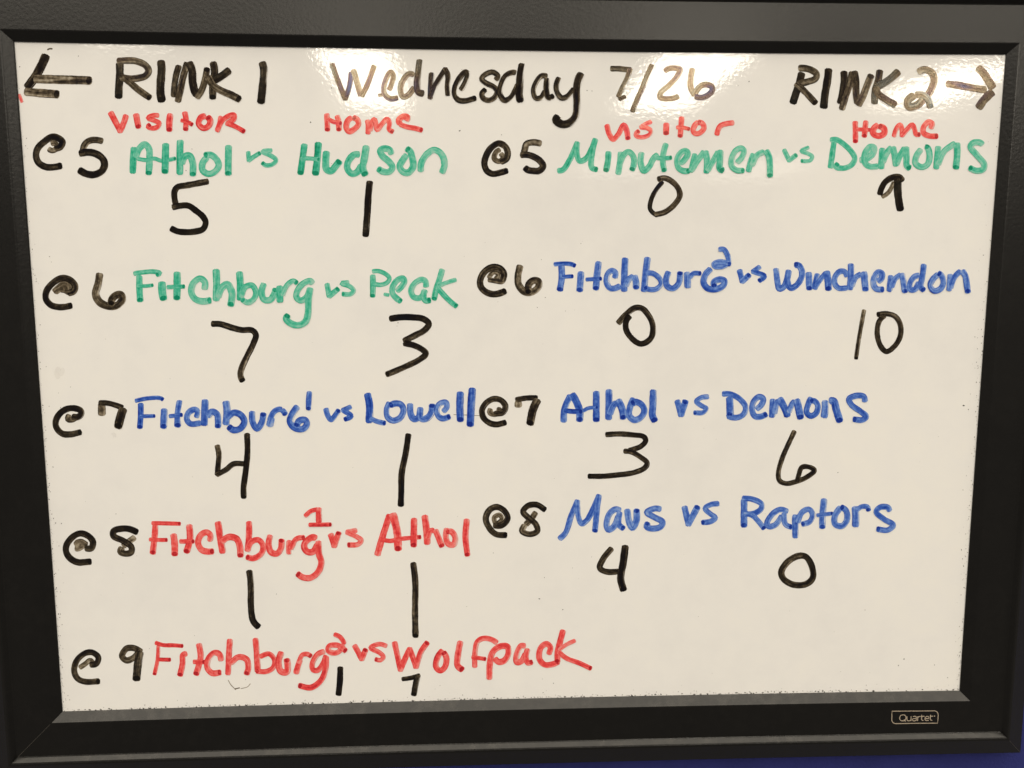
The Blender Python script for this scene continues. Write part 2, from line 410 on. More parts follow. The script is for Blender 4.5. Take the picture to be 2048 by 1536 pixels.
TEXT = """W black arrow|arrow pointing left at the top left corner|-
@30 80 6.8267
L arrow_head
s 124 .85n 430,190 372,325 290,480 155,668
s 112 .42 120,704 400,728 610,742
L arrow_shaft
s 118 .38 250,530 600,540 900,548 1055,555
W black rink_name|black rink heading beside the left arrow|letter
L letter
s 105 .95 1430,300 1430,500 1418,650 1415,805
s 92 .55n 1385,290 1520,280 1660,290 1780,345 1825,420 1780,490 1680,520 1560,528 1430,505
s 88 .5 1470,500 1580,590 1700,690 1860,800
@290 80 6.8267
L letter
s 112 .88 215,270 226,400 212,600 212,730 235,855
L letter
s 85 .75n 465,340 425,480 400,640 395,785
s 92 .55n 445,855 482,680 528,480 580,300
s 105 .8n 590,295 640,400 650,570 680,700 720,765
s 92 .5 700,800 770,690 820,540 850,370
L letter
s 98 .8 925,290 950,420 925,600 925,815
s 105 .85n 1165,400 1060,480 980,530 900,570
s 95 .5 850,490 930,620 1060,700 1180,750 1310,820
L digit
s 102 .88 1595,290 1622,400 1608,600 1580,875
W black day_name|black weekday heading in the middle of the top row|letter
@640 80 6.8267
L letter
s 72 .75n 160,315 235,530 345,800 | 400,640 430,430
s 78 .35n 450,395 500,560 560,770
s 70 .6n 565,780 650,600 745,340
L letter
s 42 .3n 790,755 890,745
s 72 .42 940,690 985,580 1000,480 965,435 905,530 870,660 890,750 960,800 1070,790
L letter
s 78 .4n 1290,480 1220,460 1140,540 1098,660 1130,772 1200,755 1290,640
s 92 .8y 1365,260 1345,420 1325,600 1345,710 1425,735
L letter
s 72 .75yn 1525,440 1512,600 1505,785 | 1590,590 1710,400 | 1745,480 1740,640 1750,765
@900 80 6.8267
L letter
s 74 .75y 145,690 205,580 240,470 215,435 135,510 72,630 62,740 110,815 200,830 362,788
L letter
s 72 .6 620,550 655,490 580,437 480,470 432,530 500,590 600,640 645,700 600,790 520,822 450,790 435,730 490,665
L letter
s 75 .65yn 905,450 860,440 770,480 700,600 682,730 740,820 820,795 890,690 930,600
s 100 .85y 990,315 965,450 950,620 945,750 965,855
L letter
s 72 .6yn 1335,490 1250,490 1180,570 1140,690 1170,790 1240,785 1300,690
s 78 .78y 1325,515 1315,680 1345,785 1425,760
L letter
s 74 .8yn 1490,505 1455,600 1460,700 1520,788 1600,770 1700,660
s 108 .85y 1800,445 1750,560 1735,700 1738,900 1715,1050 1630,1130 1550,1150 1490,1130 1450,1090 1485,1030
W black date|black date to the right of the weekday|digit
@1200 80 6.8267
L digit
s 78 .62yn 135,392 250,392 410,410 | 375,520 310,650 250,790
s 58 .9 250,815 355,765
L slash
s 74 .78y 715,330 645,490 570,680 490,860 440,990
L digit
s 72 .45 875,430 940,390 1040,385 1095,400 1050,500 940,620 830,720 820,780 880,800 1000,795 1080,765
L digit
s 78 .35n 1265,380 1240,520 1240,650 1300,765
s 78 .6n 1285,760 1320,690 1380,625 1470,610 1535,650 1520,710 1440,770 1370,785 1290,770
W black rink_name|black rink heading near the top right corner|letter
@1560 100 6.8267
L letter
s 100 .95 300,300 265,450 215,600 170,742
s 92 .5n 245,250 330,248 430,275 500,330 485,390 390,430 230,465
s 85 .55 205,450 300,530 390,620 500,740
L letter
s 104 .93 665,245 650,400 615,600 595,805
L letter
s 95 .95n 872,280 875,420 850,600 815,740
s 90 .5n 840,825 890,650 950,470 990,290
s 95 .7n 1010,280 1035,420 1040,600 1060,740
s 95 .5 1060,765 1120,660 1190,480 1255,328
L letter
s 92 .8 1365,265 1345,400 1300,550 1290,742
s 105 .88n 1630,280 1500,400 1390,470 1310,505
s 95 .5 1300,500 1345,600 1440,670 1590,760
@1648 100 5.12
L digit
s 74 .4n 955,230 1030,200 1110,240 1128,310 1095,410 1040,490
s 80 .5n 1020,500 960,560 870,580 860,520 930,455
s 70 .5 930,460 1010,460 1075,520 1090,600
W black arrow|arrow pointing right at the top right corner|-
L arrow_shaft
s 74 .32n 1245,345 1400,365 1530,390 1670,412
L arrow_head
s 85 .45n 1570,170 1650,260 1735,400
s 84 .6 1575,605 1640,510 1735,420
W red heading|red visitor heading under the left rink heading|letter
@50 200 6.8267
L letter
s 82 .8n 1160,155 1225,280 1300,420 | 1345,320 1385,195
L letter
s 84 .75 1515,180 1530,280 1555,392
@250 200 6.8267
L letter
s 66 .6 470,210 380,212 315,245 400,280 470,320 440,370 370,385 312,365 350,330
L letter
s 86 .72 620,180 605,300 608,435
L letter
s 76 .8 812,155 835,280 828,425
s 55 .8 755,275 840,295 930,342
L letter
s 82 .7 1110,215 1035,240 1005,320 1060,382 1130,365 1165,290 1120,215
L letter
s 74 .65n 1310,215 1295,320 1258,440
s 72 .65n 1255,420 1320,290 1420,215 1490,205 1485,260 1390,325
s 66 .8 1370,310 1470,345 1560,390 1640,438
W red heading|red home heading under the weekday|letter
@580 200 6.8267
L letter
s 76 .72 505,178 508,300 512,432
s 76 .72 640,205 665,300 668,430
s 58 .7 505,250 600,300 712,320
L letter
s 78 .7 850,230 785,290 770,380 810,430 880,395 935,330 915,265 850,235
L letter
s 74 .7n 1055,265 1070,350 1065,472
s 72 .65 1090,430 1110,330 1150,265 1175,340 1190,405 1255,330 1325,262 1360,320 1355,400 1415,438
L letter
s 84 .7n 1585,290 1605,240 1550,225 1485,275 1505,340
s 68 .75 1490,325 1590,365 1700,385 1815,415
W red heading|red visitor heading under the date|letter
@1190 220 6.8267
L letter
s 74 .68 160,190 195,330 250,400 320,330 392,205 430,270 452,410
L letter
s 62 .62 780,155 700,190 630,235 | 720,250 765,290 740,340 640,372 560,350 565,315 610,280
L letter
s 82 .72 975,170 970,345
L letter
s 74 .75 1185,85 1175,220 1162,380
s 55 .75 1105,238 1200,240 1300,262
L letter
s 74 .65 1420,160 1370,200 1340,280 1370,320 1440,308 1490,240 1460,180 1395,165
L letter
s 72 .65n 1905,172 1800,185 1715,215 1680,270 1660,350
W red heading|red home heading under the right rink heading|letter
@1648 100 5.12
L letter
s 56 .8 320,725 322,850 322,955
s 56 .78 430,720 412,900
s 40 .7 330,812 480,818
L letter
s 62 .7 560,760 510,805 505,855 560,880 615,855 615,805 555,775
L letter
s 50 .68 715,895 735,820 780,765 800,820 800,875 | 855,810 905,765 930,820 945,865 990,862
L letter
s 56 .68 1090,810 1108,755 1070,738 1020,790 1020,850 1080,880 1172,882
W black game_time|black time mark of the first game, left column|-
@50 200 6.8267
L at_sign
s 75 .4n 350,600 400,590 435,620 420,670 370,690 310,665
s 92 .75 400,665 480,640 510,570 440,515 370,505 260,570 170,665 150,770 190,860 290,915 400,915 510,892
L digit
s 88 .6n 1070,565 970,545 870,560 810,620 780,740
s 96 .8 730,730 870,712 980,740 1065,810 1085,890 1040,975 930,1020 820,1000 725,945
W green team_name|green first team name of the first game, left column|letter
@250 200 6.8267
L letter
s 92 .85n 125,640 112,800 105,1008
s 88 .6 140,790 190,670 270,605 325,660 335,800 322,1028
s 54 .66 160,800 300,820 400,800 500,830 600,815 700,795
L letter
s 94 .82 555,585 552,750 545,1010
L letter
s 92 .7n 755,540 750,700 748,1025
s 90 .62 770,880 820,770 880,760 925,860 925,1045
L letter
s 86 .5 1130,770 1060,860 1060,960 1140,1008 1230,975 1280,890 1240,800 1170,750 1070,755
L letter
s 92 .72 1413,612 1410,800 1410,1035
W green versus|green versus between the two teams of the first game, left column|letter
L letter
s 62 .6 1680,695 1692,825 | 1750,780 1855,715
L letter
s 62 .5 2015,685 1880,705 1990,760 2062,820 2010,880 1920,890 1865,850
W green team_name|green second team name of the first game, left column|letter
@580 200 6.8267
L letter
s 88 .88 200,592 178,750 140,1025
s 94 .85 388,570 372,800 345,1035
s 56 .6 140,800 250,797 410,812
L letter
s 94 .65 500,692 488,840 500,945 560,970 625,900 690,820
L letter
s 90 .6n 960,745 880,745 800,830 782,930 840,1005 910,990 985,880
s 94 .62 1045,615 1015,800 995,930 1035,1040
L letter
s 88 .5 1390,750 1360,680 1290,662 1232,690 1260,760 1350,840 1398,920 1360,975 1280,980 1190,930
L letter
s 90 .55 1600,740 1540,820 1498,910 1545,980 1615,990 1680,910 1670,790 1640,700 1580,655
L letter
s 88 .5n 1785,985 1790,870 1860,750 1960,682 2040,710 2095,790 2108,890 2070,1005
W black score|black score five under the first left game|-
@330 320 6.8267
L digit
s 84 .8n 602,290 460,315 300,345 170,370 130,430 130,520 150,625
s 84 .97 90,650 200,625 320,625 420,690 515,770 555,850 520,940 420,975 280,985 160,970 70,925
W black score|black score one under the first left game|-
@660 330 6.8267
L digit
s 92 1 545,212 525,400 510,650 485,985
W black game_time|black time mark of the first game, right column|-
@950 240 6.8267
L at_sign
s 72 .4n 350,400 285,440 265,530 330,565 385,510 345,450
s 86 .7 340,580 430,530 445,430 400,350 320,320 230,370 160,470 128,590 160,690 240,735 340,720 455,685
L digit
s 88 .45n 915,322 800,305 705,325 680,400 660,500
s 88 .65 612,478 720,475 820,510 900,570 930,630 880,690 800,695 720,680 672,640
W green team_name|green first team name of the first game, right column|letter
L letter
s 76 .75 1118,695 1200,680 1290,550 1360,400 1395,318 | 1390,450 1430,560 1510,530 1590,400 1640,275 | 1600,450 1595,650 1680,682
@1190 220 6.8267
L letter
s 82 .75 185,560 175,700 148,850
L letter
s 80 .55 352,565 342,700 318,858 | 345,720 395,610 460,570 525,640 530,740 500,835
L letter
s 82 .55n 640,572 622,700 665,830 740,770 800,660 865,600
L letter
s 80 .65 975,450 940,560 925,700 950,848
s 58 .6 830,655 940,660 1055,648
L letter
s 78 .55 1160,740 1230,670 1268,590 1235,555 1165,590 1120,690 1140,790 1210,832 1300,830
L letter
s 72 .6n 1370,590 1340,700 1305,855
s 78 .5n 1310,840 1400,690 1500,560
s 82 .7n 1505,550 1530,680 1520,870
s 78 .5n 1530,840 1600,720 1690,560
s 86 .75 1712,540 1705,700 1705,800 1765,832
@1440 250 6.8267
L letter
s 76 .5 225,520 300,440 325,350 290,315 215,350 162,450 160,560 230,618 340,620
L letter
s 78 .6n 460,385 420,500 385,645
s 78 .5n 430,560 510,410 610,360
s 84 .65 620,340 665,420 682,550 682,718
W green versus|green versus between the two teams of the first game, right column|letter
L letter
s 64 .6 868,325 945,485 | 1055,398
L letter
s 54 .5 1220,300 1110,355 1200,390 1260,430 1230,485 1100,492
W green team_name|green second team name of the first game, right column|letter
L letter
s 76 .72n 1560,215 1540,350 1505,595
s 74 .55 1498,205 1590,200 1700,270 1800,370 1840,460 1790,550 1680,590 1580,570 1620,520
@1648 100 5.12
L letter
s 64 .48n 360,1128 430,1118 500,1060 512,1000 475,990 430,1040 412,1110 430,1170 480,1195 560,1190
L letter
s 64 .6n 600,1000 592,1080 585,1222
s 60 .55n 600,1160 640,1060 695,990
s 66 .62n 700,985 725,1080 740,1195
s 58 .5n 745,1170 785,1070 830,995
s 64 .65 840,985 845,1100 850,1185 890,1218
L letter
s 62 .5 1000,1010 950,1080 938,1160 1000,1198 1060,1170 1082,1080 1060,1000 1030,990
L letter
s 62 .6n 1172,980 1160,1100 1148,1222
s 62 .45n 1165,1180 1230,1040 1350,950
s 66 .62 1362,945 1365,1060 1350,1225
L letter
s 62 .5 1630,975 1600,948 1530,950 1500,990 1570,1080 1640,1170 1630,1220 1560,1235 1480,1200
W black score|black score zero under the first right game|-
@1248 340 5.12
L digit
s 46 .98 400,115 330,200 280,300 268,400 320,455 350,465
s 58 .62 310,460 420,430 520,350 572,260 550,180 480,110 410,82 338,98
W black score|black score nine under the first right game|-
@1648 340 5.12
L digit
s 44 .35n 590,282 660,230 720,120
s 62 .92n 810,120 770,72 700,78 630,120 588,190 570,260
s 78 1 755,80 758,250 785,425
W black game_time|black time mark of the second game, left column|-
@70 510 5.12
L at_sign
s 66 .45n 190,385 250,330 300,300 345,325 355,380 310,360 260,350
s 62 .55n 200,385 260,345 310,320 325,370
s 66 .75 330,395 395,370 408,310 350,250 270,238 180,290 118,370 112,450 160,510 230,532 300,532 385,515
L digit
s 76 .55 665,180 645,300 620,400 665,485 760,525 850,510 895,450 875,405 825,415 785,460 785,520
W green team_name|green first team name of the second game, left column|letter
L letter
s 66 .65 1068,205 1070,350 1078,485
s 48 .62 1005,192 1100,177 1220,170 1280,185 1235,208
s 38 .7 1040,315 1120,318 1215,308
L letter
s 76 .7 1300,268 1302,370 1320,470
L letter
s 72 .75 1455,168 1455,300 1452,465
s 44 .62 1345,330 1440,325 1538,322
L letter
s 66 .45 1735,360 1740,280 1690,240 1620,290 1600,380 1640,450 1720,475 1810,460
@400 510 5.12
L letter
s 72 .68n 165,140 170,300 165,475
s 72 .55 180,440 220,340 280,300 325,380 325,450 310,530
L letter
s 70 .55n 402,165 412,300 412,470
s 58 .5 415,440 460,330 530,310 572,380 550,450 490,485 420,450
L letter
s 66 .5 660,285 630,370 655,455 715,460 760,400 775,335
L letter
s 70 .6n 815,310 818,400 818,490
s 52 .5 840,420 890,310 955,265 1000,295
L letter
s 60 .5n 1155,300 1130,265 1060,290 1000,360 988,430 1030,465 1090,430 1125,350
s 66 .62 1130,330 1110,450 1105,600 1080,680 1010,718 930,700 880,650 912,608
W green versus|green versus between the two teams of the second game, left column|letter
L letter
s 56 .58 1298,285 1325,420 | 1425,338
L letter
s 48 .5 1530,280 1450,290 1530,320 1575,365 1540,400 1450,400
W green team_name|green second team name of the second game, left column|letter
@640 510 5.12
L letter
s 58 .72 540,198 542,300 540,438
s 46 .6n 530,168 600,165 680,200 712,240 690,280 620,305 530,292
L letter
s 36 .6n 650,400 712,412
s 60 .5 780,375 830,330 865,270 850,238 790,260 742,330 742,390 780,440 838,482
L letter
s 60 .5n 1085,335 1080,270 1040,252 970,290 932,370 960,430 1020,440 1065,400
s 62 .65 1080,350 1060,410 1080,465 1140,460
L letter
s 58 .55 1255,140 1220,260 1190,350 1165,468
s 44 .45n 1400,250 1290,285 1210,320
s 54 .55 1195,325 1260,400 1340,480 1408,532
W black score|black score seven under the second left game|-
@400 510 5.12
L digit
s 62 .98>.65 110,705 210,708 330,745 430,768 530,770 572,815 545,910 480,1040 420,1180 415,1240 442,1302
W black score|black score three under the second left game|-
@640 510 5.12
L digit
s 64 .97>.7n 705,655 820,638 950,638 1060,655 1115,705 1070,770 980,820 850,885
s 60 .85>.6 850,900 960,925 1050,970 1085,1010 1020,1070 880,1140 740,1200 670,1228
W black game_time|black time mark of the second game, right column|-
@940 480 5.12
L at_sign
s 46 .35n 185,395 240,330 290,350 280,390 250,375
s 52 .5n 180,405 270,420 330,425 350,370 320,310
s 66 .7 330,425 348,350 310,292 240,275 160,315 110,390 108,470 160,530 240,555 320,540 372,515
L digit
s 72 .5 515,252 490,380 500,460 560,530 640,530 700,480 700,425 650,415 600,460 598,555
W blue team_name|blue first team name of the second game, right column|letter
L letter
s 66 .65 935,250 940,380 918,530
s 44 .65 855,250 960,240 1040,248 1085,268
s 40 .65 940,378 1062,370
L letter
s 68 .65 1137,318 1130,430 1122,535
L letter
s 68 .65 1318,215 1302,350 1288,518
s 42 .65 1182,405 1352,395
L letter
s 60 .5n 1480,395 1490,335 1450,315 1410,350 1398,430 1430,490 1480,495 1545,468
L letter
s 68 .62n 1590,178 1582,350 1578,532
s 62 .5n 1590,480 1630,400 1680,370
s 66 .55 1680,358 1700,430 1700,508
L letter
s 66 .6n 1820,172 1800,330 1780,535
s 54 .58 1800,335 1880,345 1945,400 1958,450 1910,500 1830,505 1780,480
@1248 340 5.12
L letter
s 62 .6 460,1035 432,1120 445,1190 500,1212 560,1160 578,1035
L letter
s 68 .5n 650,1040 650,1120 655,1212
s 48 .55 670,1110 710,1060 795,1058
L letter
s 64 .6 895,1005 835,1070 815,1150 855,1210 950,1218 1020,1180 1030,1135 980,1120 920,1150 930,1205
L exponent
s 54 .5 965,815 1020,812 1062,880 1070,950 1010,988 930,985 922,962 980,940 1098,965
W blue versus|blue versus between the two teams of the second game, right column|letter
L letter
s 58 .6 1180,1015 1212,1140 | 1295,1065
L letter
s 50 .6 1400,985 1320,1040 | 1440,1088 1375,1142
W blue team_name|blue second team name of the second game, right column|letter
@1540 480 5.12
L letter
s 62 .58 60,285 80,450 95,500 140,480 175,400 190,325 | 180,420 210,490 270,465 322,385 325,310 290,258 245,258
L letter
s 66 .55 397,325 400,420 402,518
L letter
s 62 .5n 490,340 470,430 455,510
s 56 .5n 470,480 530,390 580,330
s 68 .58 580,312 592,400 600,522
L letter
s 56 .55n 790,380 765,325 715,322 670,370 662,440 700,490 800,490
L letter
s 64 .6n 830,238 828,370 820,515
s 56 .5n 835,480 880,380 940,345
s 70 .55 962,320 970,420 980,528
L letter
s 62 .5 1100,430 1138,400 1148,345 1110,330 1070,380 1060,450 1090,500 1172,505
L letter
s 60 .55n 1240,358 1230,440 1222,532
s 56 .5n 1240,490 1280,400 1345,350
s 62 .55 1350,335 1368,430 1385,545
L letter
s 58 .5n 1540,360 1480,375 1435,440 1435,505 1485,505 1530,430
s 58 .52 1578,242 1560,380 1545,480 1585,522
L letter
s 60 .55 1730,345 1670,400 1642,470 1680,520 1745,500 1778,430 1755,360 1715,335
L letter
s 58 .5n 1848,345 1843,430 1832,525
s 56 .5n 1845,500 1890,380 1955,310
s 64 .55 1965,305 2005,380 2015,450 2030,548
W black score|black score zero under the second right game|-
@940 480 5.12
L digit
s 60 .75>.95n 1510,860 1600,760 1690,695 1760,700 1820,760 1872,870 1860,990 1800,1050 1740,1062 1660,1010 1600,920 1600,830 1640,770
W black score|black score ten under the second right game|digit
@1540 480 5.12
L digit
s 42 .55>.85 965,710 930,900 900,1080 880,1225
L digit
s 54 .6>.9n 1180,765 1120,830 1098,950 1130,1080 1190,1142 1260,1110
s 54 .9>.5 1230,1130 1290,1070 1335,980 1335,870 1285,785 1200,755 1090,765
W black game_time|black time mark of the third game, left column|-
@90 760 5.12
L at_sign
s 62 .38n 250,350 235,400 280,405 330,370
s 64 .8 270,370 330,380 370,350 365,315 315,292 240,292 160,335 110,420 118,490 180,550 260,556 378,530
L digit
s 80 .38n 583,370 580,230
s 56 .8n 545,235 650,238 805,285
s 86 .72 805,280 775,370 742,502
W blue team_name|blue first team name of the third game, left column|letter
L letter
s 58 .72 980,232 980,360 970,502
s 42 .72 918,215 1050,188 1180,185 1215,205
s 38 .72 970,372 1132,368
L letter
s 72 .65 1222,288 1215,502
L letter
s 68 .68 1382,205 1362,350 1358,488
s 42 .7 1265,372 1412,355
L letter
s 60 .58n 1550,390 1562,320 1530,302 1470,335 1452,400 1490,448 1600,440
L letter
s 70 .68n 1640,195 1635,330 1628,472
s 66 .6 1660,380 1710,325 1760,350 1772,420 1770,495
@430 760 5.12
L letter
s 76 .6n 110,210 125,320 112,465
s 66 .72 120,395 190,335 260,355 300,425 260,495 190,512 130,470
L letter
s 64 .6 380,315 385,430 430,498 480,430 498,330
L letter
s 72 .5n 556,482 580,375
s 56 .62n 556,420 600,330 650,300 690,305
s 54 .62 680,302 705,325 725,365
L letter
s 66 .62 850,262 790,350 768,430 820,492 900,500 940,450 920,408 860,420 830,485
L exponent
s 54 .68 967,112 960,200 955,312
W blue versus|blue versus between the two teams of the third game, left column|letter
L letter
s 56 .6 1132,285 1158,370 1190,405 1275,300
L letter
s 50 .58 1400,270 1310,310 | 1395,370 1318,408
W blue team_name|blue second team name of the third game, left column|letter
@700 760 5.12
L letter
s 74 .78n 175,130 200,260 195,445
s 50 .62 200,390 280,425 370,445
L letter
s 62 .6 410,225 378,300 390,385 440,415 510,390 548,310 520,250 460,240 400,265
L letter
s 66 .65 615,235 622,350 655,400 705,380 720,300 | 730,395 790,390 835,330 842,240
L letter
s 58 .55 950,330 990,280 982,230 920,242 888,300 905,370 950,395 1030,370
L letter
s 74 .78 1130,115 1125,280 1132,432
L letter
s 76 .85 1253,75 1240,280 1230,482
W black score|black score one under the second team of the third left game|-
L digit
s 62 .9 600,545 570,750 530,950 525,1150 520,1300
W black game_time|black time mark of the third game, right column|-
L at_sign
s 54 .35n 1445,290 1430,335 1490,350 1540,310 1500,300
s 60 .78 1470,345 1560,335 1592,270 1550,210 1480,192 1400,230 1352,310 1370,390 1430,440 1500,455 1605,432
L digit
s 76 .4n 1725,285 1722,210
s 54 .7n 1690,205 1800,185 1925,182
s 82 .72 1925,190 1875,300 1840,468
W black score|black score four under the third left game|-
@430 760 5.12
L digit
s 56 .6>.9n 20,660 40,760 32,870 25,965 | 110,920 190,860 310,858
s 60 .97 328,540 332,750 312,950 292,1110 295,1218
W blue team_name|blue first team name of the third game, right column|letter
@1090 760 5.12
L letter
s 68 .6n 190,438 200,300 265,150
s 74 .7 270,135 325,230 355,320 355,432
s 50 .88 190,312 290,322 385,325
L letter
s 68 .7 525,110 525,432
s 38 .7 385,320 440,290 545,278
L letter
s 70 .7n 655,92 655,250 650,412
s 64 .6n 660,360 700,260 740,230
s 72 .62 742,195 790,300 805,408
L letter
s 64 .58 910,180 870,280 862,360 910,408 980,385 1018,310 980,245 920,225 885,255
L letter
s 72 .72 1110,95 1105,260 1100,360 1132,432
W blue versus|blue versus between the two teams of the third game, right column|letter
L letter
s 66 .6 1352,200 1395,355 | 1445,200
L letter
s 50 .5 1682,170 1600,180 1550,220 1600,262 1655,295 1620,332 1518,335
W blue team_name|blue second team name of the third game, right column|letter
@1420 760 5.12
L letter
s 72 .7n 200,170 205,300 208,405
s 58 .6 120,142 210,145 310,200 365,280 340,355 270,385 195,370 215,330
L letter
s 60 .55 470,305 530,250 545,190 505,172 450,215 430,300 460,370 520,375 588,345
L letter
s 66 .62n 645,190 640,290 635,388
s 56 .5n 660,350 680,250 705,200
s 72 .68n 705,180 760,280 800,382
s 58 .5n 805,340 840,250 875,210
s 72 .68 885,190 910,300 930,405
L letter
s 58 .58 1040,175 1005,250 990,330 1030,368 1085,340 1105,265 1070,215 1020,215
L letter
s 70 .52n 1180,205 1178,300 1168,392
s 76 .68 1215,215 1265,215 1295,310 1335,438
L letter
s 60 .62 1590,230 1575,170 1500,160 1425,195 1450,255 1540,320 1600,375 1560,408 1460,400
W black score|black score three under the third right game|-
@1090 760 5.12
L digit
s 54 .95>.65n 615,560 750,552 900,562 1010,580 1032,620 980,680 900,710 850,725
s 54 .7>.85 800,728 880,735 980,790 1045,850 1020,900 900,950 740,972 600,985 435,985
W black score|black score six under the third right game|-
@1420 760 5.12
L digit
s 50 .45>.9n 870,515 810,640 740,800 700,950 712,1030 780,1060 880,1040 980,1000 1070,925 1010,890 940,895 910,970 890,1045
W black game_time|black time mark of the fourth game, left column|-
@110 990 5.12
L at_sign
s 76 .35n 200,500 250,490 290,500 240,540 200,540
s 64 .45n 200,520 260,480 330,520
s 64 .8 300,545 370,545 388,480 340,420 260,393 180,430 115,520 120,600 170,660 240,690 300,688 378,680
L digit
s 60 .35n 825,430 750,480 690,530
s 64 .45>.9 690,530 670,580 720,600 780,585 780,530 700,470 600,420 600,370 680,345 760,348 852,385
W red team_name|red first team name of the fourth game, left column|letter
L letter
s 62 .65 1028,300 1020,430 998,612
s 42 .85 985,288 1130,290 1290,295
s 40 .82 960,455 1060,460 1155,460
L letter
s 68 .72 1212,392 1225,500 1225,628
L letter
s 66 .7 1375,298 1382,450 1342,600
s 46 .78 1270,475 1430,475
L letter
s 62 .6 1585,480 1590,410 1550,382 1490,415 1465,490 1500,560 1560,580 1630,575
L letter
s 68 .75n 1668,268 1690,430 1720,602
s 66 .72 1700,480 1780,430 1860,450 1895,540 1900,642
@460 990 5.12
L letter
s 62 .75n 195,265 195,400 180,582
s 58 .6 170,580 220,480 290,460 338,520 320,600 240,648 160,632
L letter
s 62 .68 415,405 395,500 420,585 480,600 520,550 530,445
L letter
s 62 .62n 608,460 605,540 608,610
s 54 .68 620,560 680,450 770,435
L letter
s 64 .68n 890,450 850,432 790,465 758,520 790,580 850,580 900,500
s 62 .78 905,465 910,600 935,690 900,790 820,848 740,840 680,798
L exponent
s 46 .7n 762,222 830,165 905,145
s 60 .78n 908,125 910,290
s 42 .8 802,305 1042,302
W red versus|red versus between the two teams of the fourth game, left column|letter
L letter
s 62 .72 1028,390 1068,520 | 1120,372
L letter
s 52 .55 1305,360 1200,380 | 1300,430 1345,465 1310,505 1198,512
W red team_name|red second team name of the fourth game, left column|letter
L letter
s 66 .75n 1505,625 1570,400 1640,195
s 78 .7 1665,180 1712,380 1722,578
s 44 .8 1525,450 1640,470 1740,450 1960,430
L letter
s 66 .72 1885,232 1880,538
@720 990 5.12
L letter
s 68 .7n 660,202 680,350 690,512
s 54 .65n 690,450 720,370 765,360
s 60 .66 768,350 805,440 845,538
L letter
s 60 .55 890,335 880,430 905,500 958,508 975,440 935,375 875,378
L letter
s 60 .72 1095,240 1080,430 1102,632
W black game_time|black time mark of the fourth game, right column|-
L at_sign
s 50 .35n 1385,295 1375,230 1430,205 1455,250 1400,300
s 62 .75 1360,310 1450,310 1512,240 1480,165 1400,122 1325,155 1288,240 1320,330 1390,400 1510,412
L digit
s 58 .5n 1805,170 1750,250 1690,310
s 60 .5>.9 1690,300 1660,370 1740,402 1815,370 1800,300 1720,230 1670,170 1720,110 1810,100 1905,158
W black score|black score one under the first team of the fourth left game|-
@460 990 5.12
L digit
s 66 .9 195,765 212,900 215,1150 238,1290 302,1362
W black score|black score one under the second team of the fourth left game|-
L digit
s 64 .75 1875,685 1898,900 1895,1200 1900,1465
W blue team_name|blue first team name of the fourth game, right column|letter
@1090 970 5.12
L letter
s 58 .6 140,560 210,490 270,310 330,170 | 345,330 375,395 430,360 500,230 550,115 | 530,280 510,488
L letter
s 62 .5 780,265 725,248 665,290 630,400 650,460 710,420 755,310
s 60 .55 765,270 755,400 815,455
L letter
s 66 .55 840,242 860,370 895,440 935,370 938,240
L letter
s 60 .5 1195,250 1130,240 1042,280 1120,330 1205,380 1180,430 1080,445 1040,425 1060,378
W blue versus|blue versus between the two teams of the fourth game, right column|letter
L letter
s 64 .6 1425,212 1470,400 | 1570,208
L letter
s 54 .5 1788,190 1700,200 1640,240 1700,300 1745,335 1700,372 1598,385
W blue team_name|blue second team name of the fourth game, right column|letter
@1440 970 5.12
L letter
s 68 .62 248,140 245,438
s 56 .6n 222,135 330,145 425,195 420,245 350,290 250,300
s 54 .6 240,290 330,310 400,380 460,455
L letter
s 58 .52n 700,275 620,250 540,295 482,390 500,425 570,405 640,310
s 56 .55 655,280 670,400 745,438
L letter
s 66 .58n 775,300 770,400 775,548
s 56 .55 790,390 840,280 910,248 948,300 920,375 830,405
L letter
s 66 .6 1068,135 1052,290 1048,452
s 40 .6 985,312 1160,290
L letter
s 62 .55 1240,220 1180,310 1178,400 1250,420 1300,360 1290,260 1230,220
L letter
s 74 .5n 1385,215 1390,320 1388,435
s 50 .6 1395,260 1450,222 1510,225 1525,272
L letter
s 58 .55 1740,275 1720,230 1640,228 1600,275 1680,350 1775,410 1720,460 1600,450
W black score|black score four under the fourth right game|-
@1090 970 5.12
L digit
s 60 .7n 690,640 600,750 562,850 630,888 770,885
s 74 .95 825,612 800,800 775,960 808,1092
W black score|black score zero under the fourth right game|-
@1440 970 5.12
L digit
s 64 .9>.6n 800,718 880,735 940,830 950,950 880,1015 750,1020 650,960 628,890 690,790 790,730 850,722
W black game_time|black time mark of the fifth game, lower left|-
@120 1230 5.12
L at_sign
s 54 .4n 195,545 260,500 310,465 340,500
s 60 .68 300,510 370,500 392,435 330,383 250,395 170,470 145,570 180,650 260,683 412,678
L digit
s 64 .45n 840,385 760,340 680,345 635,420 680,465 750,440 820,370
s 82 .78 820,365 798,500 780,680
W red team_name|red first team name of the fifth game, lower left|letter
L letter
s 40 .72 1008,310 1000,450 965,618
s 42 .88 970,282 1060,308 1160,310 1265,318
s 40 .8 990,455 1138,458
L letter
s 58 .68 1305,392 1260,410 1255,500 1225,632
L letter
s 62 .7 1420,288 1440,420 1420,520 1388,622
s 46 .78 1358,480 1490,482
L letter
s 60 .6 1655,475 1630,400 1580,388 1520,450 1508,540 1560,595 1655,585
L letter
s 60 .7n 1740,242 1730,400 1720,618
s 60 .68 1740,500 1830,430 1910,455 1928,540 1905,618
@460 1230 5.12
L letter
s 62 .75n 260,232 275,400 285,592
s 50 .65 300,430 400,398 455,460 440,540 370,578 260,575
L letter
s 66 .68 530,372 498,470 520,575 580,585 590,520 580,440
L letter
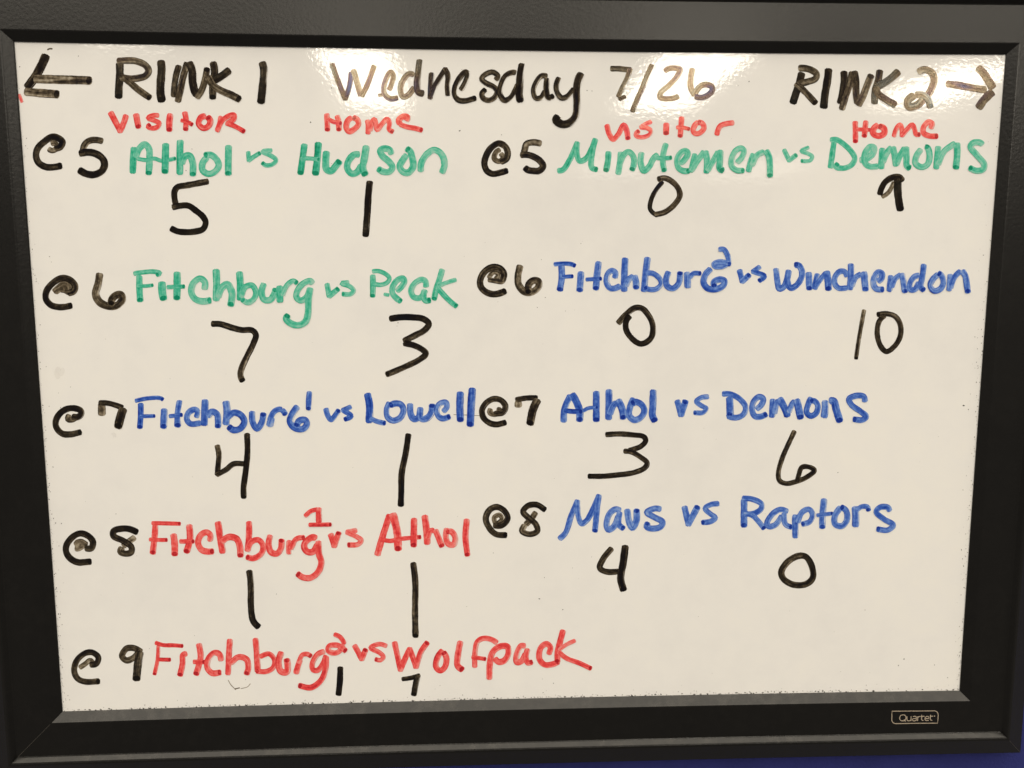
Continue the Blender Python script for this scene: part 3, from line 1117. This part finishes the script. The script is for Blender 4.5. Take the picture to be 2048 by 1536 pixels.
s 58 .68n 675,608 690,540 720,450
s 50 .7 700,500 740,410 790,400 838,428
L letter
s 54 .65n 975,370 900,400 842,500 850,560 900,565 950,500 985,410
s 58 .78 985,415 978,550 930,670 830,742 695,720
L exponent
s 48 .75n 1060,195 1120,220 1160,270 1170,305
s 54 .62 1165,300 1120,370 1070,390 1005,365 1015,320 1100,310 1195,375
W red versus|red versus between the two teams of the fifth game|letter
L letter
s 58 .68 1270,302 1350,450 | 1395,340
L letter
s 48 .55 1612,320 1530,298 1440,335 1530,385 1572,430 1540,462 1480,450
W red team_name|red second team name of the fifth game, beside the lower middle|letter
L letter
s 58 .72 1682,268 1715,420 1745,560 | 1800,430 1840,350 | 1870,430 1905,530 | 1960,370 2030,270
@800 1230 5.12
L letter
s 60 .65 440,355 385,430 368,530 410,570 458,535 475,440 440,370
L letter
s 64 .7 620,262 595,400 590,520 652,568
L letter
s 54 .62n 1000,290 940,252 850,240 790,280 768,380 765,542
s 42 .8 730,430 885,452
L letter
s 62 .65n 915,665 920,500 950,380 1030,320 1100,325 1112,390 1070,465 1010,480 965,440
L letter
s 58 .58n 1290,320 1240,315 1192,420 1195,485 1240,475 1290,390
s 56 .62 1310,340 1290,420 1310,490 1362,478
L letter
s 58 .65 1520,410 1540,330 1500,295 1440,340 1428,450 1480,508 1560,505 1635,475
L letter
s 60 .68 1672,148 1640,270 1615,380 1612,495
s 42 .5n 1800,258 1700,305 1620,365
s 48 .72 1615,370 1700,440 1830,490 1965,552
W black score|small black score one under the first team of the fifth game|-
@460 1230 5.12
L digit
s 62 .95 1130,525 1125,680 1110,830
W black score|small black score seven under the second team of the fifth game|-
L digit
s 46 .85n 1755,658 1850,645 1950,615
s 60 .85 1925,605 1900,710 1880,832
W black stray_mark|thin faint arc drawn below the fifth game|-
@120 1230 5.12
L stray_mark
s 7 .3n 1722,665 1750,715 1800,765
s 11 .4n 1785,758 1842,745
s 6 .2n 1850,755 1920,735 1950,703
W black stray_mark|thin grey line crossing the blue letters in the third row|-
@700 760 5.12
L stray_mark
s 5 .35n 1060,355 1180,358 1330,366
W red stray_mark|short red smear at the left edge under the arrow|-
@30 80 6.8267
L stray_mark
s 42 .45n 55,735 75,790 100,855
W black stray_mark|small grey dash above the left arrow|-
L stray_mark
s 20 .4n 440,135 475,118 512,122
W black smudge|faint grey smudge near the left edge between the second and third games|-
@70 510 5.12
L smudge
s 46 .2nf 250,1150 222,1200 240,1270
s 90 .1nf 250,1190 300,1210
W black smudge|faint grey smudge under the third game's time mark|-
@90 760 5.12
L smudge
s 22 .4nf 680,552 715,552 722,588
s 14 .4nf 700,560 702,590"""

ox = oy = 0.0; sc = 1.0; word = None; cur = None; level = 0
colour = 'black'; cname = 'letter'; single = False; wlabel = ''; wname = ''
def flush():
    global cur
    if cur is not None and cur.v:
        if single and cname == wname or word is None:
            o = cur.build(wname, M_INK[colour], board); o["label"] = wlabel
        else:
            cur.build(cname, M_INK[colour], word)
    cur = None
for raw in TEXT.strip().splitlines():
    c = raw.split()
    if raw[0] == 'W':
        flush()
        head, wlabel, kind = raw.split('|')
        _, colour, wname = head.split()
        single = kind == '-'
        multi_sign = wname in ('arrow', 'game_time')
        level = 0
        if single and not multi_sign:
            word = None
        else:
            word = link(bpy.data.objects.new(wname, None)); word.parent = board; word.empty_display_size = 0.01
            word["label"] = wlabel
    elif raw[0] == '@':
        ox, oy, sc = float(c[0][1:]), float(c[1]), float(c[2])
    elif raw[0] == 'L':
        flush(); cname = c[1]; cur = Ink()
    elif raw[0] == 's':
        w = float(c[1]) / sc
        spec = c[2]
        dot = 0.0 if 'n' in spec else 1.0
        dry = 1.0 if 'y' in spec else (0.55 if colour in ('blue', 'red') else 0.30 if colour == 'green' else 0.40)
        fade = 0.07 if 'f' in spec else 1.0
        spec = spec.replace('n', '').replace('y', '').replace('f', '')
        d0, d1 = (float(q) for q in spec.split('>')) if '>' in spec else (float(spec), float(spec))
        segs = [[]]
        for tok in c[3:]:
            if tok == '|':
                segs.append([segs[-1][-1]])
            else:
                x, y = tok.split(',')
                segs[-1].append((ox + float(x) / sc, oy + float(y) / sc))
        ns = len(segs)
        for i, sg in enumerate(segs):
            if len(sg) < 2: continue
            da = d0 + (d1 - d0) * i / ns; db = d0 + (d1 - d0) * (i + 1) / ns
            cur.ribbon(sg, w, da, db, dot if i == ns - 1 else 0.0, dry, level, i == 0, i == ns - 1, fade=fade)
            level += 1
flush()

# ------------------------------------------------------------------ maker's print on the lower rail
def flat_line(pts, width, out, mb, closed=False):
    vs, fs = mb
    n = len(pts); base = len(vs)
    for i, p in enumerate(pts):
        a = pts[(i - 1) % n] if closed else pts[max(i - 1, 0)]
        b = pts[(i + 1) % n] if closed else pts[min(i + 1, n - 1)]
        q = math.dist(a, b) or 1
        nx, ny = -(b[1] - a[1]) / q, (b[0] - a[0]) / q
        for u in (-0.5, 0.5):
            vs.append(at(p[0] + nx * width * u, p[1] + ny * width * u, out))
    for i in range(n if closed else n - 1):
        k = base + 2 * i; m = base + 2 * ((i + 1) % n)
        fs.append((k, k + 1, m + 1, m))
LZ = 0.0041
def lp(x, y): return (1770 + x / 17.0667, 1400 + y / 17.0667)
outline = []
def arc(cx, cy, r, a0, a1, n=7):
    for i in range(n + 1):
        a = math.radians(a0 + (a1 - a0) * i / n); outline.append((cx + r * math.cos(a), cy + r * math.sin(a)))
outline += [(240, 382), (1000, 376)]
arc(1680, 505, 135, -90, 0)
outline += [(1812, 640), (1795, 790), (1000, 795)]
arc(372, 668, 140, 90, 180)
outline += [(236, 520)]
plate_v, plate_f = [], []
flat_line([lp(*p) for p in outline], 26 / 17.0667, LZ, (plate_v, plate_f), closed=True)
plate = mesh_obj("printed_outline", plate_v, plate_f, M_PRINT, board)
plate["label"] = "thin beige outline printed on the lower frame rail"
GLYPHS = [
    ["610,508 540,525 505,590 505,650 545,702 610,712 670,700 712,640 712,570 675,520 610,508", "650,665 705,732"],
    ["750,560 750,650 765,700 820,710 885,690", "893,560 887,715"],
    ["950,568 1020,556 1062,575 1068,640 1062,712", "1065,632 985,635 940,655 945,700 1000,712 1062,690"],
    ["1118,562 1114,715", "1118,620 1140,575 1215,560"],
    ["1255,510 1250,600 1255,680 1310,702", "1225,562 1348,555"],
    ["1372,635 1500,622 1490,580 1440,558 1385,585 1365,630 1380,685 1430,702 1492,690"],
    ["1556,508 1550,600 1556,680 1612,692", "1530,555 1642,550"],
    ["1690,535 1703,548 1690,562 1677,548 1690,535"],
]
for gi, g in enumerate(GLYPHS):
    vs, fs = [], []
    for si, s in enumerate(g):
        pts = [tuple(float(q) for q in t.split(',')) for t in s.split()]
        line, _ = catmull([lp(*p) for p in pts], 0.7)
        flat_line(line, (27 if gi < 7 else 16) / 17.0667, LZ + 0.00002 * si, (vs, fs))
    mesh_obj("letter" if gi < 7 else "registered_mark", vs, fs, M_PRINT, plate)

# ------------------------------------------------------------------ specks of dried ink on the board and along the frame
sv, sf = [], []
def speck(px, py, rx, ry=None, out=0.00004):
    ry = rx if ry is None else ry
    n = rng.choice((5, 6, 7)); base = len(sv); a0 = rng.random() * 6.28; rot = rng.uniform(-0.4, 0.4)
    for i in range(n):
        a = a0 + 6.283 * i / n; k = rng.uniform(0.6, 1.15)
        dx, dy = rx * k * math.cos(a), ry * k * math.sin(a)
        sv.append(at(px + dx * math.cos(rot) - dy * math.sin(rot), py + dx * math.sin(rot) + dy * math.cos(rot), out))
    top = len(sv); sv.append(at(px, py, out + 0.0002))
    for i in range(n): sf.append((base + i, base + (i + 1) % n, top))
for s in """157,112,1 663,176,1.4,1 919,261.6,2.4,1.1 757,168,.8 621,244.6,1.5 663,326.8,.8 384,298,1 372,341,1 924,139,.8 1174,181,1.4,.9 1184,182,1.5,.8
1003,269.5,1 1498,163,1,1.6 1476,171,1 1090.7,595,1 1074.6,614.8,1 1131,622,.8 1161.7,487,.9 1083,519,.7 796,645.6,1 794,652,.7 1125.5,1219,1.1 1078.6,1197.5,1.8,1
1089,1155,.9 986.6,1106,.9 1183.3,1114,.8 933.6,1213,.7 553,1188,.9 1106.9,1366.5,1.2,.9 1085,1358,.7 1927,811,2.3,1.8 1937,819,1.3 1808,1318,1.3 1797,1331,1.3 1869,1330,1 1895,1355,.9
121,815,.8 111,838,.8 117,786,.7 106,934,1.5,.7 123,1047,1.2 232,1028,.9 99,513,1.4,1 103,524,.7 211,678,.6 141,774,.8 1992,130,.8 1676,945,1.6,.7 1730,1220,2,.5 880,1371,.8 870,1378,.6
2004,114,1.3 1145,1136,.7 246,1146,.7 202,1190,.6 299,1297,.7 125,1325,.8 136,1391,1 389,1271,.7 491,1359,.7""".split():
    q = [float(x) for x in s.split(',')]
    speck(*q)
def edge(p, q, f): return (p[0] + (q[0] - p[0]) * f, p[1] + (q[1] - p[1]) * f)
TL_, TR_, BR_, BL_ = (29.5, 84), (2011.6, 109), (1918, 1380.6), (125.2, 1423)
for i in range(430):                                   # crumbs lying on the lower lip
    f = rng.random()
    x, y = edge(BL_, BR_, f); y -= 4.6 * (1 - (2 * f - 1) ** 2)
    h = min(rng.expovariate(0.42), 26)
    z = rng.choice((0.35, 0.5, 0.6, 0.8, 1.0)) * (1.35 if h < 3 else 0.8)
    speck(x, y - h * 1.0 - 0.3, z * rng.uniform(0.8, 2.0), z)
for a, b, s, n, k in ((TL_, BL_, 1, 190, 0.30), (TR_, BR_, -1, 190, 0.22)):
    for i in range(n):
        f = rng.random() ** 0.6
        x, y = edge(a, b, f); x += s * (1.5 if s > 0 else 2.5) * (1 - (2 * f - 1) ** 2)
        z = rng.choice((0.4, 0.5, 0.7, 0.9))
        speck(x + s * (0.8 + min(rng.expovariate(k), 20)), y, z, z * rng.uniform(0.8, 1.7))
for i in range(70):                                    # the odd dot anywhere on the surface
    speck(rng.uniform(140, 1900), rng.uniform(130, 1370), rng.uniform(0.35, 0.6))
dust = mesh_obj("ink_dust", sv, sf, M_SPECK)
dust["kind"] = "stuff"
dust["label"] = "tiny specks of dried marker dust scattered along the board edges"
